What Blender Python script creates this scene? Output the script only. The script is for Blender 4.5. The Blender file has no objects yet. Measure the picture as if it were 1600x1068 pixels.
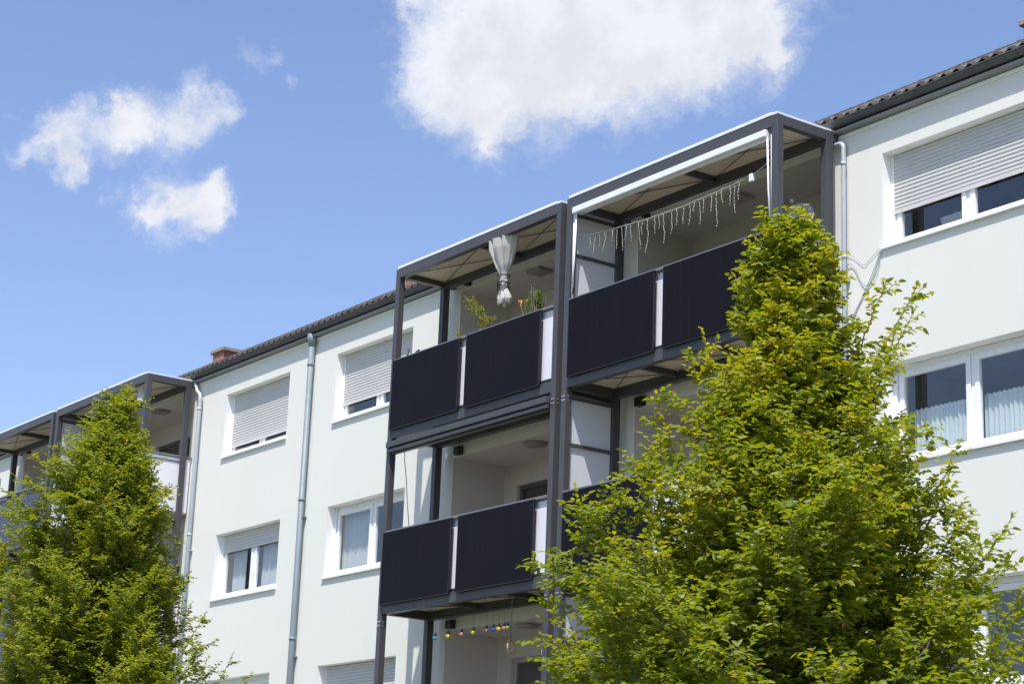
import bpy, math, random
import numpy as np
from mathutils import Vector, Matrix
R = math.radians
scene = bpy.context.scene
col = scene.collection
random.seed(7)

# ------------------------------------------------------------------ camera
CP, YAW, PITCH, ROLL, FPX = (28.488, -17.723, -1.681), 0.953867, 0.270965, 0.039471, 3135.02
fwd0 = Vector((-math.sin(YAW), math.cos(YAW), 0)); right0 = Vector((math.cos(YAW), math.sin(YAW), 0)); up0 = Vector((0, 0, 1))
fwd = fwd0*math.cos(PITCH) + up0*math.sin(PITCH); up1 = up0*math.cos(PITCH) - fwd0*math.sin(PITCH)
rgt = right0*math.cos(ROLL) + up1*math.sin(ROLL); upv = up1*math.cos(ROLL) - right0*math.sin(ROLL)
cam = bpy.data.cameras.new('camera'); cam_ob = bpy.data.objects.new('camera', cam); col.objects.link(cam_ob)
m = Matrix.Identity(4)
for i in range(3):
    m[i][0], m[i][1], m[i][2], m[i][3] = rgt[i], upv[i], -fwd[i], CP[i]
cam_ob.matrix_world = m
cam.sensor_fit = 'HORIZONTAL'; cam.sensor_width = 36.0; cam.lens = 36.0*FPX/1600.0
cam.clip_start = 0.1; cam.clip_end = 3000
cam.dof.use_dof = True; cam.dof.focus_distance = 30.0; cam.dof.aperture_fstop = 11.0
scene.camera = cam_ob

# ------------------------------------------------------------------ light
SUN = Vector((0.76, -1.0, 2.42)).normalized()
SUN_EL = math.asin(SUN.z); SUN_ROT = math.atan2(SUN.x, SUN.y)
sl = bpy.data.lights.new('sun', 'SUN'); sl.energy = 3.9; sl.angle = R(0.53); sl.color = (1.0, 0.965, 0.91)
so = bpy.data.objects.new('sun', sl); col.objects.link(so); so.location = (0, -20, 40)
so.rotation_euler = SUN.to_track_quat('Z', 'Y').to_euler()
SKY_STRENGTH = 0.12
world = bpy.data.worlds.new('World'); scene.world = world; world.use_nodes = True
wn = world.node_tree.nodes; wl = world.node_tree.links; wn.clear()
wout = wn.new('ShaderNodeOutputWorld'); bg = wn.new('ShaderNodeBackground'); wl.new(bg.outputs[0], wout.inputs[0])
bg.inputs[1].default_value = SKY_STRENGTH
sky = wn.new('ShaderNodeTexSky'); sky.sky_type = 'NISHITA'; sky.sun_disc = False
sky.sun_elevation = SUN_EL; sky.sun_rotation = SUN_ROT; sky.air_density = 1.0; sky.dust_density = 1.2; sky.ozone_density = 1.0; sky.altitude = 200
def wm(op, *v):
    n = wn.new('ShaderNodeVectorMath' if op in ('V_ADD', 'DISTANCE', 'V_SCALE', 'V_SUB') else 'ShaderNodeMath')
    n.operation = {'V_ADD': 'ADD', 'V_SCALE': 'SCALE', 'V_SUB': 'SUBTRACT'}.get(op, op)
    for i, a in enumerate(v):
        if a is None: continue
        if isinstance(a, bpy.types.NodeSocket): wl.new(a, n.inputs[i])
        elif op == 'V_SCALE' and i == 1: n.inputs['Scale'].default_value = a
        else: n.inputs[i].default_value = a
    return n.outputs['Value'] if op in ('DISTANCE',) or n.bl_idname == 'ShaderNodeMath' else n.outputs[0]
tc = wn.new('ShaderNodeTexCoord'); gdir = tc.outputs['Generated']
def wnoise(scale, detail, rough, vec=gdir):
    n = wn.new('ShaderNodeTexNoise'); n.inputs['Scale'].default_value = scale; n.inputs['Detail'].default_value = detail
    n.inputs['Roughness'].default_value = rough; wl.new(vec, n.inputs['Vector']); return n
w1 = wnoise(38, 6, .6); w2 = wnoise(150, 5, .6)
warp = wm('V_ADD', gdir, wm('V_SCALE', wm('V_SUB', w1.outputs['Color'], (.5, .5, .5)), .034))
warp = wm('V_ADD', warp, wm('V_SCALE', wm('V_SUB', w2.outputs['Color'], (.5, .5, .5)), .007))
BLOBS = [[-0.77486, 0.48653, 0.40357, 0.01085, 0.5], [-0.7735, 0.49971, 0.38984, 0.01659, 0.8], [-0.78032, 0.50142, 0.37374, 0.01276, 0.8], [-0.75521, 0.51297, 0.40807, 0.02392, 1], [-0.76733, 0.5151, 0.38194, 0.02233, 1], [-0.76769, 0.52586, 0.36624, 0.01085, 0.9], [-0.77125, 0.52774, 0.3559, 0.0061, 0.6], [-0.74327, 0.53588, 0.40047, 0.02711, 1], [-0.75162, 0.53902, 0.38017, 0.01595, 0.7], [-0.73738, 0.5559, 0.38374, 0.01754, 0.7], [-0.7232, 0.55592, 0.4098, 0.0303, 1], [-0.71212, 0.57976, 0.39593, 0.01914, 0.9], [-0.70156, 0.57864, 0.41592, 0.02871, 1], [-0.69297, 0.60051, 0.39897, 0.01531, 0.7], [-0.68235, 0.59918, 0.41879, 0.02552, 1], [-0.67088, 0.614, 0.41584, 0.01595, 0.8], [-0.67084, 0.62252, 0.40305, 0.01085, 0.7], [-0.66372, 0.63074, 0.40204, 0.00574, 0.5], [-0.70159, 0.55763, 0.44365, 0.04785, 1], [-0.73787, 0.51465, 0.43668, 0.03509, 1], [-0.66843, 0.59895, 0.44097, 0.03509, 0.9], [-0.75442, 0.49591, 0.43002, 0.01914, 0.6], [-0.76876, 0.47944, 0.42326, 0.00957, 0.4], [-0.8763, 0.33857, 0.34273, 0.00893, 0.7], [-0.86994, 0.35022, 0.3472, 0.01212, 0.9], [-0.86209, 0.3646, 0.35195, 0.01276, 0.9], [-0.85595, 0.37485, 0.35615, 0.01212, 0.9], [-0.84985, 0.38716, 0.35758, 0.01276, 1], [-0.84195, 0.40011, 0.36199, 0.01212, 0.9], [-0.83572, 0.41065, 0.3646, 0.00702, 0.6], [-0.87519, 0.35067, 0.33327, 0.00702, 0.8], [-0.87974, 0.34874, 0.32317, 0.00574, 0.7], [-0.87626, 0.35529, 0.32547, 0.00478, 0.6], [-0.85477, 0.36826, 0.36571, 0.00638, 0.5], [-0.88039, 0.33444, 0.33626, 0.00702, 0.4], [-0.86553, 0.3865, 0.31856, 0.00829, 0.8], [-0.85969, 0.39717, 0.32122, 0.01148, 1], [-0.85259, 0.40886, 0.32546, 0.01148, 1], [-0.84675, 0.41777, 0.32937, 0.00893, 0.9], [-0.84225, 0.41994, 0.33803, 0.00447, 0.7], [-0.85431, 0.41429, 0.31388, 0.00893, 0.8], [-0.84768, 0.42255, 0.32076, 0.00702, 0.7], [-0.86987, 0.37279, 0.32304, 0.00574, 0.35], [-0.8196, 0.41921, 0.39054, 0.00829, 0.3], [-0.8135, 0.43792, 0.38267, 0.0051, 0.3], [-0.81125, 0.43018, 0.39601, 0.00574, 0.3], [-0.83689, 0.39608, 0.37781, 0.00829, 0.35], [-0.8347, 0.40399, 0.37425, 0.00574, 0.3], [-0.86186, 0.40493, 0.30534, 0.00702, 0.3], [-0.87732, 0.32116, 0.35659, 0.00797, 0.25],
 # clouds behind and beside the camera (they show in the window panes)
 [0.1, -0.85, 0.5, 0.10, .7], [-0.35, -0.8, 0.42, 0.09, .7]]
acc = None
for bx, by, bz, br, bw in BLOBS:
    dd = wm('DISTANCE', warp, (bx, by, bz)); q = wm('MULTIPLY', dd, 1/(br*(1.12 if br > .0125 else .98))); q = wm('MULTIPLY', q, q); q = wm('MULTIPLY', q, -1.0)
    e = wm('MULTIPLY', wm('EXPONENT', q), bw*((1.15 if br > .0125 else 1.75) if bw > .45 else 2.6)); acc = e if acc is None else wm('ADD', acc, e)
w3 = wnoise(60, 8, .56, warp)
dens = wm('ADD', acc, wm('MULTIPLY', wm('SUBTRACT', w3.outputs[0], .5), 2.1))
def wrange(v, a, b, c, d, smooth=True):
    n = wn.new('ShaderNodeMapRange'); n.interpolation_type = 'SMOOTHSTEP' if smooth else 'LINEAR'
    wl.new(v, n.inputs[0])
    for i, x in enumerate((a, b, c, d)): n.inputs[i+1].default_value = x
    return n.outputs[0]
gate = wrange(acc, .02, .35, 0, 1)
mask = wm('MULTIPLY', wm('MULTIPLY', wrange(dens, .12, 2.35, 0, 1), gate), .92)
w4 = wnoise(26, 5, .55); shade = wrange(w4.outputs[0], .40, .66, 1.0, .87)
cl = wn.new('ShaderNodeMix'); cl.data_type = 'RGBA'; cl.inputs[0].default_value = 1; cl.blend_type = 'MULTIPLY'
CLOUD = .70/SKY_STRENGTH
cl.inputs[6].default_value = (CLOUD*.96, CLOUD*.97, CLOUD*1.02, 1); wl.new(shade, cl.inputs[7])
tint = wn.new('ShaderNodeMix'); tint.data_type = 'RGBA'; tint.blend_type = 'MULTIPLY'; tint.inputs[0].default_value = 1
wl.new(sky.outputs[0], tint.inputs[6]); tint.inputs[7].default_value = (1.0, 1.0, 1.0, 1)
SKYTINT = tint.inputs[7]
mx = wn.new('ShaderNodeMix'); mx.data_type = 'RGBA'; wl.new(mask, mx.inputs[0]); wl.new(tint.outputs[2], mx.inputs[6]); wl.new(cl.outputs[2], mx.inputs[7])
wl.new(mx.outputs[2], bg.inputs[0])
SKYTINT.default_value = (1.10, 1.09, 1.23, 1)

scene.view_settings.view_transform = 'Standard'; scene.view_settings.look = 'None'
scene.view_settings.exposure = 0.47; scene.view_settings.gamma = 1.0
scene.render.engine = 'CYCLES'
try:
    scene.cycles.max_bounces = 8; scene.cycles.transparent_max_bounces = 16
except Exception: pass

# ------------------------------------------------------------------ materials
class NT:
    def __init__(s, name):
        s.m = bpy.data.materials.new(name); s.m.use_nodes = True; s.n = s.m.node_tree.nodes; s.l = s.m.node_tree.links
        s.b = s.n['Principled BSDF']; s.out = s.n['Material Output']
        s.co = s.n.new('ShaderNodeTexCoord').outputs['Object']
    def noise(s, scale, detail=4, rough=.55, vec=None, sc=None):
        n = s.n.new('ShaderNodeTexNoise'); n.inputs['Scale'].default_value = scale; n.inputs['Detail'].default_value = detail; n.inputs['Roughness'].default_value = rough
        v = vec or s.co
        if sc:
            mp = s.n.new('ShaderNodeMapping'); mp.inputs['Scale'].default_value = sc; s.l.new(v, mp.inputs[0]); v = mp.outputs[0]
        s.l.new(v, n.inputs['Vector']); return n.outputs[0]
    def ramp(s, v, stops):
        r = s.n.new('ShaderNodeValToRGB'); s.l.new(v, r.inputs[0]); e = r.color_ramp.elements
        while len(e) < len(stops): e.new(.5)
        for i, (p, c) in enumerate(stops): e[i].position = p; e[i].color = (*c, 1) if len(c) == 3 else c
        return r.outputs[0]
    def mix(s, a, b, f, bt='MIX'):
        n = s.n.new('ShaderNodeMix'); n.data_type = 'RGBA'; n.blend_type = bt
        for k, x in ((0, f), (6, a), (7, b)):
            if isinstance(x, bpy.types.NodeSocket): s.l.new(x, n.inputs[k])
            elif k == 0: n.inputs[0].default_value = x
            else: n.inputs[k].default_value = (*x, 1)
        return n.outputs[2]
    def bump(s, v, strength, dist):
        n = s.n.new('ShaderNodeBump'); n.inputs['Strength'].default_value = strength; n.inputs['Distance'].default_value = dist
        s.l.new(v, n.inputs['Height']); s.l.new(n.outputs[0], s.b.inputs['Normal'])
    def set(s, **k):
        for a, v in k.items():
            i = s.b.inputs[a.replace('_', ' ')]
            if isinstance(v, bpy.types.NodeSocket): s.l.new(v, i)
            else: i.default_value = (*v, 1) if isinstance(v, tuple) and len(v) == 3 else v
        return s
def vary(c, f): return tuple(min(1, x*f) for x in c)
def mat(name, c, rough=.5, metal=0.0, var=.06, scale=3.0, bump=0, bscale=60, spec=.5, streak=0):
    t = NT(name)
    v = t.noise(scale, 5)
    cc = t.ramp(v, [(.3, vary(c, 1-var)), (.7, vary(c, 1+var))])
    if streak:
        sv = t.noise(6, 5, .6, sc=(1, 1, .06)); cc = t.mix(cc, vary(c, 1-streak), t.ramp(sv, [(.52, (0, 0, 0)), (.78, (1, 1, 1))]))
    rv = t.noise(9, 3); rr = t.ramp(rv, [(.3, (max(0, rough-.07),)*3), (.7, (min(1, rough+.07),)*3)])
    t.set(Base_Color=cc, Roughness=rr, Metallic=metal, Specular_IOR_Level=spec)
    if bump: t.bump(t.noise(bscale, 3), bump, .004)
    return t.m
M = {}
M['wall'] = mat('mint_render', (.755, .748, .685), .9, var=.016, scale=.7, bump=.4, bscale=160, spec=.2, streak=.016)
M['reveal'] = mat('white_render', (.87, .87, .85), .85, var=.015, bump=.25, bscale=200, spec=.2)
M['loggia'] = mat('beige_render', (.61, .58, .55), .9, var=.03, bump=.3, bscale=200, spec=.2)
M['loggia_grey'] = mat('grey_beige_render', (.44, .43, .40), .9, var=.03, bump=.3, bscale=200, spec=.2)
M['plinth'] = mat('grey_plinth', (.35, .35, .34), .9, var=.08)
M['frame'] = mat('anthracite_paint', (.074, .074, .079), .42, var=.07, scale=5, spec=.34, streak=.10)
M['bolt'] = mat('zinc_bolt', (.5, .5, .5), .35, metal=.8)
M['board'] = mat('beige_cement_board', (.66, .57, .46), .8, var=.06, scale=2.5)
M['whitemetal'] = mat('white_sheet_metal', (.80, .80, .82), .4, var=.02, streak=.05)
M['whiteplastic'] = mat('white_pvc', (.86, .86, .86), .3, var=.015)
M['panelwhite'] = mat('white_balcony_sheet', (.78, .77, .82), .45, var=.02)
M['panelgrey'] = mat('grey_balcony_sheet', (.052, .052, .074), .35, var=.03)
M['screen'] = mat('frosted_screen', (.66, .68, .72), .35, var=.02)
M['handrail'] = mat('grey_handrail', (.17, .17, .18), .4, var=.05)
M['zinc'] = mat('zinc_sheet', (.21, .25, .275), .55, metal=.1, var=.10, scale=4, streak=.12)
M['pipelight'] = mat('galvanised_pipe', (.46, .51, .56), .45, metal=.15, var=.06, scale=5)
M['gutter'] = mat('weathered_dark_gutter', (.085, .082, .085), .55, var=.2, scale=6, streak=.2)
M['soffit'] = mat('grey_soffit_paint', (.27, .265, .26), .8, var=.08, scale=3)
M['stone'] = mat('chimney_slab', (.30, .25, .21), .9, var=.2, scale=12, bump=.5, bscale=60)
M['doorframe'] = mat('dark_door_frame', (.10, .10, .11), .4)
M['doorwhite'] = mat('grey_white_door_frame', (.42, .41, .40), .4)
M['roomwall'] = mat('room_wall', (.58, .56, .53), .9)
M['black'] = mat('black_bracket', (.02, .02, .022), .5)
M['lamp'] = mat('opal_lamp_cover', (.30, .27, .27), .4)
M['awning'] = mat('white_awning_bar', (.84, .84, .85), .35, var=.015)
M['dish'] = mat('grey_dish', (.36, .38, .42), .5, var=.03)
M['cable'] = mat('grey_cable', (.30, .35, .36), .5)
M['wire'] = mat('thin_dark_wire', (.08, .08, .08), .5)
M['cord'] = mat('pale_fairy_cord', (.50, .50, .44), .5)
M['bulb'] = mat('clear_bulb', (.80, .78, .70), .15, spec=.9)
M['bark'] = mat('hornbeam_bark', (.14, .125, .10), .9, var=.25, scale=14, bump=.6, bscale=50)
M['twigbare'] = mat('bare_twig', (.16, .13, .10), .9, var=.2)
M['soil'] = mat('planter_plastic', (.10, .07, .05), .8)
M['wood'] = mat('pale_wooden_ring', (.62, .40, .24), .4, var=.08, scale=20)
M['tie'] = mat('black_tie', (.015, .015, .02), .6)
for n_, c_ in dict(teal=(.02, .28, .38), yellow=(.62, .55, .03), pink=(.50, .20, .17), lime=(.42, .45, .03), taupe=(.22, .18, .17), blue=(.01, .08, .40), ochre=(.60, .45, .03), orange=(.50, .18, .10), green=(.20, .32, .05)).items():
    M['orn_'+n_] = mat('painted_'+n_, c_, .4)
# fabric with translucency
def fabric(name, c, tr=.4, alpha=0.0, stripe=0):
    t = NT(name); v = t.noise(30, 4); cc = t.ramp(v, [(.3, vary(c, .93)), (.7, c)])
    t.set(Base_Color=cc, Roughness=.9, Specular_IOR_Level=.1)
    tr_ = t.n.new('ShaderNodeBsdfTranslucent'); t.l.new(cc, tr_.inputs[0])
    ms = t.n.new('ShaderNodeMixShader'); ms.inputs[0].default_value = tr; t.l.new(t.b.outputs[0], ms.inputs[1]); t.l.new(tr_.outputs[0], ms.inputs[2])
    o = ms.outputs[0]
    if alpha:
        tp = t.n.new('ShaderNodeBsdfTransparent'); m2 = t.n.new('ShaderNodeMixShader'); m2.inputs[0].default_value = alpha
        t.l.new(o, m2.inputs[1]); t.l.new(tp.outputs[0], m2.inputs[2]); o = m2.outputs[0]
    t.l.new(o, t.out.inputs[0]); return t.m
M['curtain'] = fabric('cream_curtain', (.70, .68, .63), .35)
M['lace'] = fabric('white_lace', (.90, .93, .93), .25, .06)
M['sheer'] = fabric('sheer_curtain', (.86, .84, .83), .3, .10)
# glass
def glass(name, tintc=(.93, .96, .96), ior=1.95):
    t = NT(name)
    tp = t.n.new('ShaderNodeBsdfTransparent'); tp.inputs[0].default_value = (*tintc, 1)
    gl = t.n.new('ShaderNodeBsdfGlossy'); gl.inputs['Roughness'].default_value = .01; gl.inputs[0].default_value = (.95, .97, 1, 1)
    fr0 = t.n.new('ShaderNodeFresnel'); fr0.inputs[0].default_value = ior; gg = t.n.new('ShaderNodeNewGeometry')
    iv = t.n.new('ShaderNodeMath'); iv.operation = 'SUBTRACT'; iv.inputs[0].default_value = 1; t.l.new(gg.outputs['Backfacing'], iv.inputs[1])
    fr = t.n.new('ShaderNodeMath'); fr.operation = 'MULTIPLY'; t.l.new(fr0.outputs[0], fr.inputs[0]); t.l.new(iv.outputs[0], fr.inputs[1])
    bp = t.n.new('ShaderNodeBump'); bp.inputs['Strength'].default_value = .02; bp.inputs['Distance'].default_value = .02
    t.l.new(t.noise(1.6, 2), bp.inputs['Height']); t.l.new(bp.outputs[0], gl.inputs['Normal'])
    ms = t.n.new('ShaderNodeMixShader'); t.l.new(fr.outputs[0], ms.inputs[0]); t.l.new(tp.outputs[0], ms.inputs[1]); t.l.new(gl.outputs[0], ms.inputs[2])
    t.l.new(ms.outputs[0], t.out.inputs[0]); return t.m
M['glass'] = glass('window_glass')
# shutter: grey-white slats (geometry carries the slats)
M['shutter'] = mat('light_grey_shutter', (.60, .59, .575), .6, var=.02, spec=.25)
# solar panel
def solar():
    t = NT('solar_glass')
    w = t.n.new('ShaderNodeTexWave'); w.wave_type = 'BANDS'; w.bands_direction = 'X'; w.inputs['Scale'].default_value = 9.5; w.inputs['Distortion'].default_value = 0
    t.l.new(t.co, w.inputs[0])
    a = t.ramp(w.outputs[1], [(.0, (.0110, .0098, .0130)), (.955, (.0110, .0098, .0130)), (.995, (.023, .021, .030))])
    fibre = t.noise(1.0, 6, .7, sc=(34, 1, .35)); a = t.mix(a, (.019, .0175, .0225), t.ramp(fibre, [(.48, (0, 0, 0)), (.72, (1, 1, 1))]))
    n = t.noise(1.2, 4); b = t.mix(a, (.011, .011, .014), t.ramp(n, [(.35, (0, 0, 0)), (.8, (1, 1, 1))]))
    t.set(Base_Color=b, Roughness=.28, Specular_IOR_Level=.03); 
    return t.m
M['solar'] = solar()
M['solarframe'] = mat('black_anodised', (.016, .016, .019), .35, spec=.4)
# roof tiles
def tiles():
    t = NT('weathered_clay_tiles')
    n = t.noise(5, 6, .65); n2 = t.noise(1.3, 4)
    a = t.ramp(n, [(.3, (.042, .038, .036)), (.55, (.072, .061, .055)), (.75, (.15, .13, .115))])
    b = t.mix(a, (.16, .15, .135), t.ramp(n2, [(.5, (0, 0, 0)), (.8, (.7, .7, .7))]))
    t.set(Base_Color=b, Roughness=.9, Specular_IOR_Level=.2); t.bump(t.noise(70, 4), .5, .006); return t.m
M['tiles'] = tiles()
def brick():
    t = NT('chimney_brick'); b = t.n.new('ShaderNodeTexBrick'); b.inputs['Scale'].default_value = 4.4
    mp = t.n.new('ShaderNodeMapping'); mp.inputs['Rotation'].default_value = (R(90), 0, 0); t.l.new(t.co, mp.inputs[0]); t.l.new(mp.outputs[0], b.inputs[0])
    b.inputs['Color1'].default_value = (.42, .14, .09, 1); b.inputs['Color2'].default_value = (.30, .11, .08, 1); b.inputs['Mortar'].default_value = (.34, .29, .25, 1)
    b.inputs['Mortar Size'].default_value = .018
    t.set(Base_Color=t.mix(b.outputs[0], (.12, .09, .08), t.ramp(t.noise(8, 5), [(.5, (0, 0, 0)), (.8, (.7, .7, .7))])), Roughness=.9); return t.m
M['brick'] = brick()
# leaves
def leafmat(name, c1, c2, c3, tr=.53):
    t = NT(name)
    at = t.n.new('ShaderNodeAttribute'); at.attribute_name = 'tint'; at.attribute_type = 'GEOMETRY'
    sp = t.n.new('ShaderNodeSeparateColor'); t.l.new(at.outputs['Color'], sp.inputs[0])
    cc = t.ramp(sp.outputs[0], [(0, c1), (.62, c2), (.93, c3), (.985, (.30, .13, .05))])
    geo = t.n.new('ShaderNodeNewGeometry')
    under = t.mix(cc, (.24, .30, .08), .35)
    cc2 = t.mix(cc, under, geo.outputs['Backfacing'])
    t.set(Base_Color=cc2, Roughness=.42, Specular_IOR_Level=.42)
    tr_ = t.n.new('ShaderNodeBsdfTranslucent'); tcx = t.mix(cc, (1.5, 1.35, .35), 1.0, 'MULTIPLY'); t.l.new(tcx, tr_.inputs[0])
    ms = t.n.new('ShaderNodeMixShader'); ms.inputs[0].default_value = tr; t.l.new(t.b.outputs[0], ms.inputs[1]); t.l.new(tr_.outputs[0], ms.inputs[2])
    t.l.new(ms.outputs[0], t.out.inputs[0]); return t.m
M['leaf'] = leafmat('hornbeam_leaf', (.14, .21, .014), (.275, .335, .020), (.47, .41, .032))
M['plantleaf'] = leafmat('green_plant_leaf', (.05, .12, .02), (.10, .20, .03), (.15, .24, .04))
M['bambooleaf'] = leafmat('yellow_green_leaf', (.14, .20, .03), (.24, .28, .05), (.34, .28, .05))
M['flower'] = mat('orange_flower', (.75, .34, .05), .6)
def ground():
    t = NT('ground_mix')
    g = t.ramp(t.noise(.5, 6, .6), [(.3, (.05, .08, .02)), (.7, (.10, .13, .04))]); t.set(Base_Color=g, Roughness=.95); t.bump(t.noise(30, 4), .6, .03); return t.m
M['grass'] = ground()
def asph():
    t = NT('asphalt'); g = t.ramp(t.noise(120, 4, .7), [(.3, (.13, .13, .125)), (.7, (.22, .215, .21))]); t.set(Base_Color=g, Roughness=.9); t.bump(t.noise(200, 3), .4, .004); return t.m
M['asphalt'] = asph()
M['paving'] = mat('concrete_paving', (.34, .33, .31), .9, var=.1, scale=4)

# ------------------------------------------------------------------ mesh helpers
class MB:
    def __init__(s): s.v = []; s.f = []; s.sm = []
    def add(s, vs, fs, smooth=False):
        o = len(s.v); s.v += [tuple(x) for x in vs]; s.f += [tuple(i+o for i in f) for f in fs]; s.sm += [smooth]*len(fs); return s
    def box(s, x0, x1, y0, y1, z0, z1):
        if x0 > x1: x0, x1 = x1, x0
        if y0 > y1: y0, y1 = y1, y0
        if z0 > z1: z0, z1 = z1, z0
        v = [(x, y, z) for z in (z0, z1) for y in (y0, y1) for x in (x0, x1)]
        return s.add(v, [(0, 2, 3, 1), (4, 5, 7, 6), (0, 1, 5, 4), (2, 6, 7, 3), (0, 4, 6, 2), (1, 3, 7, 5)])
    def bar(s, a, b, w, h):   # rectangular bar from a to b
        a = Vector(a); b = Vector(b); d = (b-a).normalized(); u = d.cross(Vector((0, 0, 1)))
        if u.length < 1e-4: u = Vector((1, 0, 0))
        u.normalize(); n = u.cross(d).normalized(); vs = []
        for p in (a, b):
            for su, sn in ((-1, -1), (1, -1), (1, 1), (-1, 1)): vs.append(p + u*su*w/2 + n*sn*h/2)
        return s.add(vs, [(0, 3, 2, 1), (4, 5, 6, 7), (0, 1, 5, 4), (1, 2, 6, 5), (2, 3, 7, 6), (3, 0, 4, 7)])
    def tube(s, pts, rad, n=8, cap=True):
        pts = [Vector(p) for p in pts]; rs = rad if isinstance(rad, (list, tuple)) else [rad]*len(pts)
        o = len(s.v); ref = None
        for i, p in enumerate(pts):
            d = (pts[min(i+1, len(pts)-1)] - pts[max(i-1, 0)])
            d = d.normalized() if d.length > 1e-9 else Vector((0, 0, 1))
            if ref is None: ref = d.orthogonal().normalized()
            ref = (ref - d*ref.dot(d))
            ref = ref.normalized() if ref.length > 1e-6 else d.orthogonal().normalized()
            b = d.cross(ref)
            for k in range(n):
                a = 2*math.pi*k/n; s.v.append(tuple(p + (ref*math.cos(a)+b*math.sin(a))*rs[i]))
        for i in range(len(pts)-1):
            for k in range(n):
                k2 = (k+1) % n; s.f.append((o+i*n+k, o+i*n+k2, o+(i+1)*n+k2, o+(i+1)*n+k)); s.sm.append(True)
        if cap:
            s.f.append(tuple(o+k for k in reversed(range(n)))); s.sm.append(False)
            e = o+(len(pts)-1)*n; s.f.append(tuple(e+k for k in range(n))); s.sm.append(False)
        return s
    def disc(s, c, nrm, r, th, n=20):
        c = Vector(c); nrm = Vector(nrm).normalized(); return s.tube([c, c+nrm*th], r, n)
    def torus(s, c, nrm, R_, r, n=24, k=8):
        c = Vector(c); nrm = Vector(nrm).normalized(); u = nrm.orthogonal().normalized(); w = nrm.cross(u); o = len(s.v)
        for i in range(n):
            a = 2*math.pi*i/n; d = u*math.cos(a)+w*math.sin(a)
            for j in range(k):
                b = 2*math.pi*j/k; s.v.append(tuple(c+d*(R_+r*math.cos(b))+nrm*r*math.sin(b)))
        for i in range(n):
            for j in range(k):
                s.f.append((o+i*k+j, o+((i+1) % n)*k+j, o+((i+1) % n)*k+(j+1) % k, o+i*k+(j+1) % k)); s.sm.append(True)
        return s
    def ball(s, c, rx, ry, rz, n=10, m_=7):
        c = Vector(c); o = len(s.v)
        for i in range(m_+1):
            t = math.pi*i/m_
            for k in range(n):
                a = 2*math.pi*k/n; s.v.append((c.x+rx*math.sin(t)*math.cos(a), c.y+ry*math.sin(t)*math.sin(a), c.z+rz*math.cos(t)))
        for i in range(m_):
            for k in range(n):
                k2 = (k+1) % n; s.f.append((o+i*n+k, o+(i+1)*n+k, o+(i+1)*n+k2, o+i*n+k2)); s.sm.append(True)
        return s
    def build(s, name, material, parent=None, bevel=0, org=None):
        me = bpy.data.meshes.new(name)
        vs = s.v
        if org is not None: vs = [(a-org[0], b-org[1], c-org[2]) for a, b, c in vs]
        me.from_pydata(vs, [], s.f); me.polygons.foreach_set('use_smooth', s.sm); me.materials.append(material); me.update()
        o = bpy.data.objects.new(name, me); col.objects.link(o)
        if org is not None: o.location = org
        if parent is not None: par(o, parent)
        if bevel:
            b = o.modifiers.new('bevel', 'BEVEL'); b.width = bevel; b.segments = 2; b.limit_method = 'ANGLE'
        return o
def gpos(o):
    p = Vector(o.location)
    while o.parent: o = o.parent; p += Vector(o.location)
    return p
def par(o, p):
    o.location = Vector(o.location) - gpos(p); o.parent = p
def thing(name, label, cat, loc, group=None):
    o = bpy.data.objects.new(name, None); o.empty_display_size = .2; col.objects.link(o); o.location = loc; tag(o, label, cat, group); return o
def tag(o, label, cat, group=None):
    o['label'] = label; o['category'] = cat
    if group: o['group'] = group
    return o
def copy_tree(o, loc=None, label=None):
    c = o.copy(); col.objects.link(c)
    if loc is not None: c.location = loc
    if label: c['label'] = label
    def rec(src, dst):
        for ch in list(src.children):
            d = ch.copy(); col.objects.link(d); d.parent = dst; rec(ch, d)
    rec(o, c); return c

def holed(xs0, xs1, zs0, zs1, holes, y, depth):
    """front sheet facing -y with rectangular holes, and the reveals of the holes as a second mesh"""
    f = MB(); r = MB()
    xs = sorted({xs0, xs1, *[h[0] for h in holes], *[h[1] for h in holes]}); zs = sorted({zs0, zs1, *[h[2] for h in holes], *[h[3] for h in holes]})
    for i in range(len(xs)-1):
        for j in range(len(zs)-1):
            cx, cz = (xs[i]+xs[i+1])/2, (zs[j]+zs[j+1])/2
            if any(h[0] < cx < h[1] and h[2] < cz < h[3] for h in holes): continue
            f.add([(xs[i], y, zs[j]), (xs[i+1], y, zs[j]), (xs[i+1], y, zs[j+1]), (xs[i], y, zs[j+1])], [(0, 1, 2, 3)])
    for (a, b, c, d) in holes:
        if depth:
            Y = y+depth
            r.add([(a, y, c), (b, y, c), (b, y, d), (a, y, d), (a, Y, c), (b, Y, c), (b, Y, d), (a, Y, d)], [(0, 4, 5, 1), (1, 5, 6, 2), (2, 6, 7, 3), (3, 7, 4, 0)])
    return f, r
def inner_box(mb, x0, x1, y0, y1, z0, z1):   # open at the y0 side, faces inwards
    v = [(x0, y0, z0), (x1, y0, z0), (x1, y0, z1), (x0, y0, z1), (x0, y1, z0), (x1, y1, z0), (x1, y1, z1), (x0, y1, z1)]
    mb.add(v, [(0, 4, 5, 1), (1, 5, 6, 2), (2, 6, 7, 3), (3, 7, 4, 0), (4, 7, 6, 5)])

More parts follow.
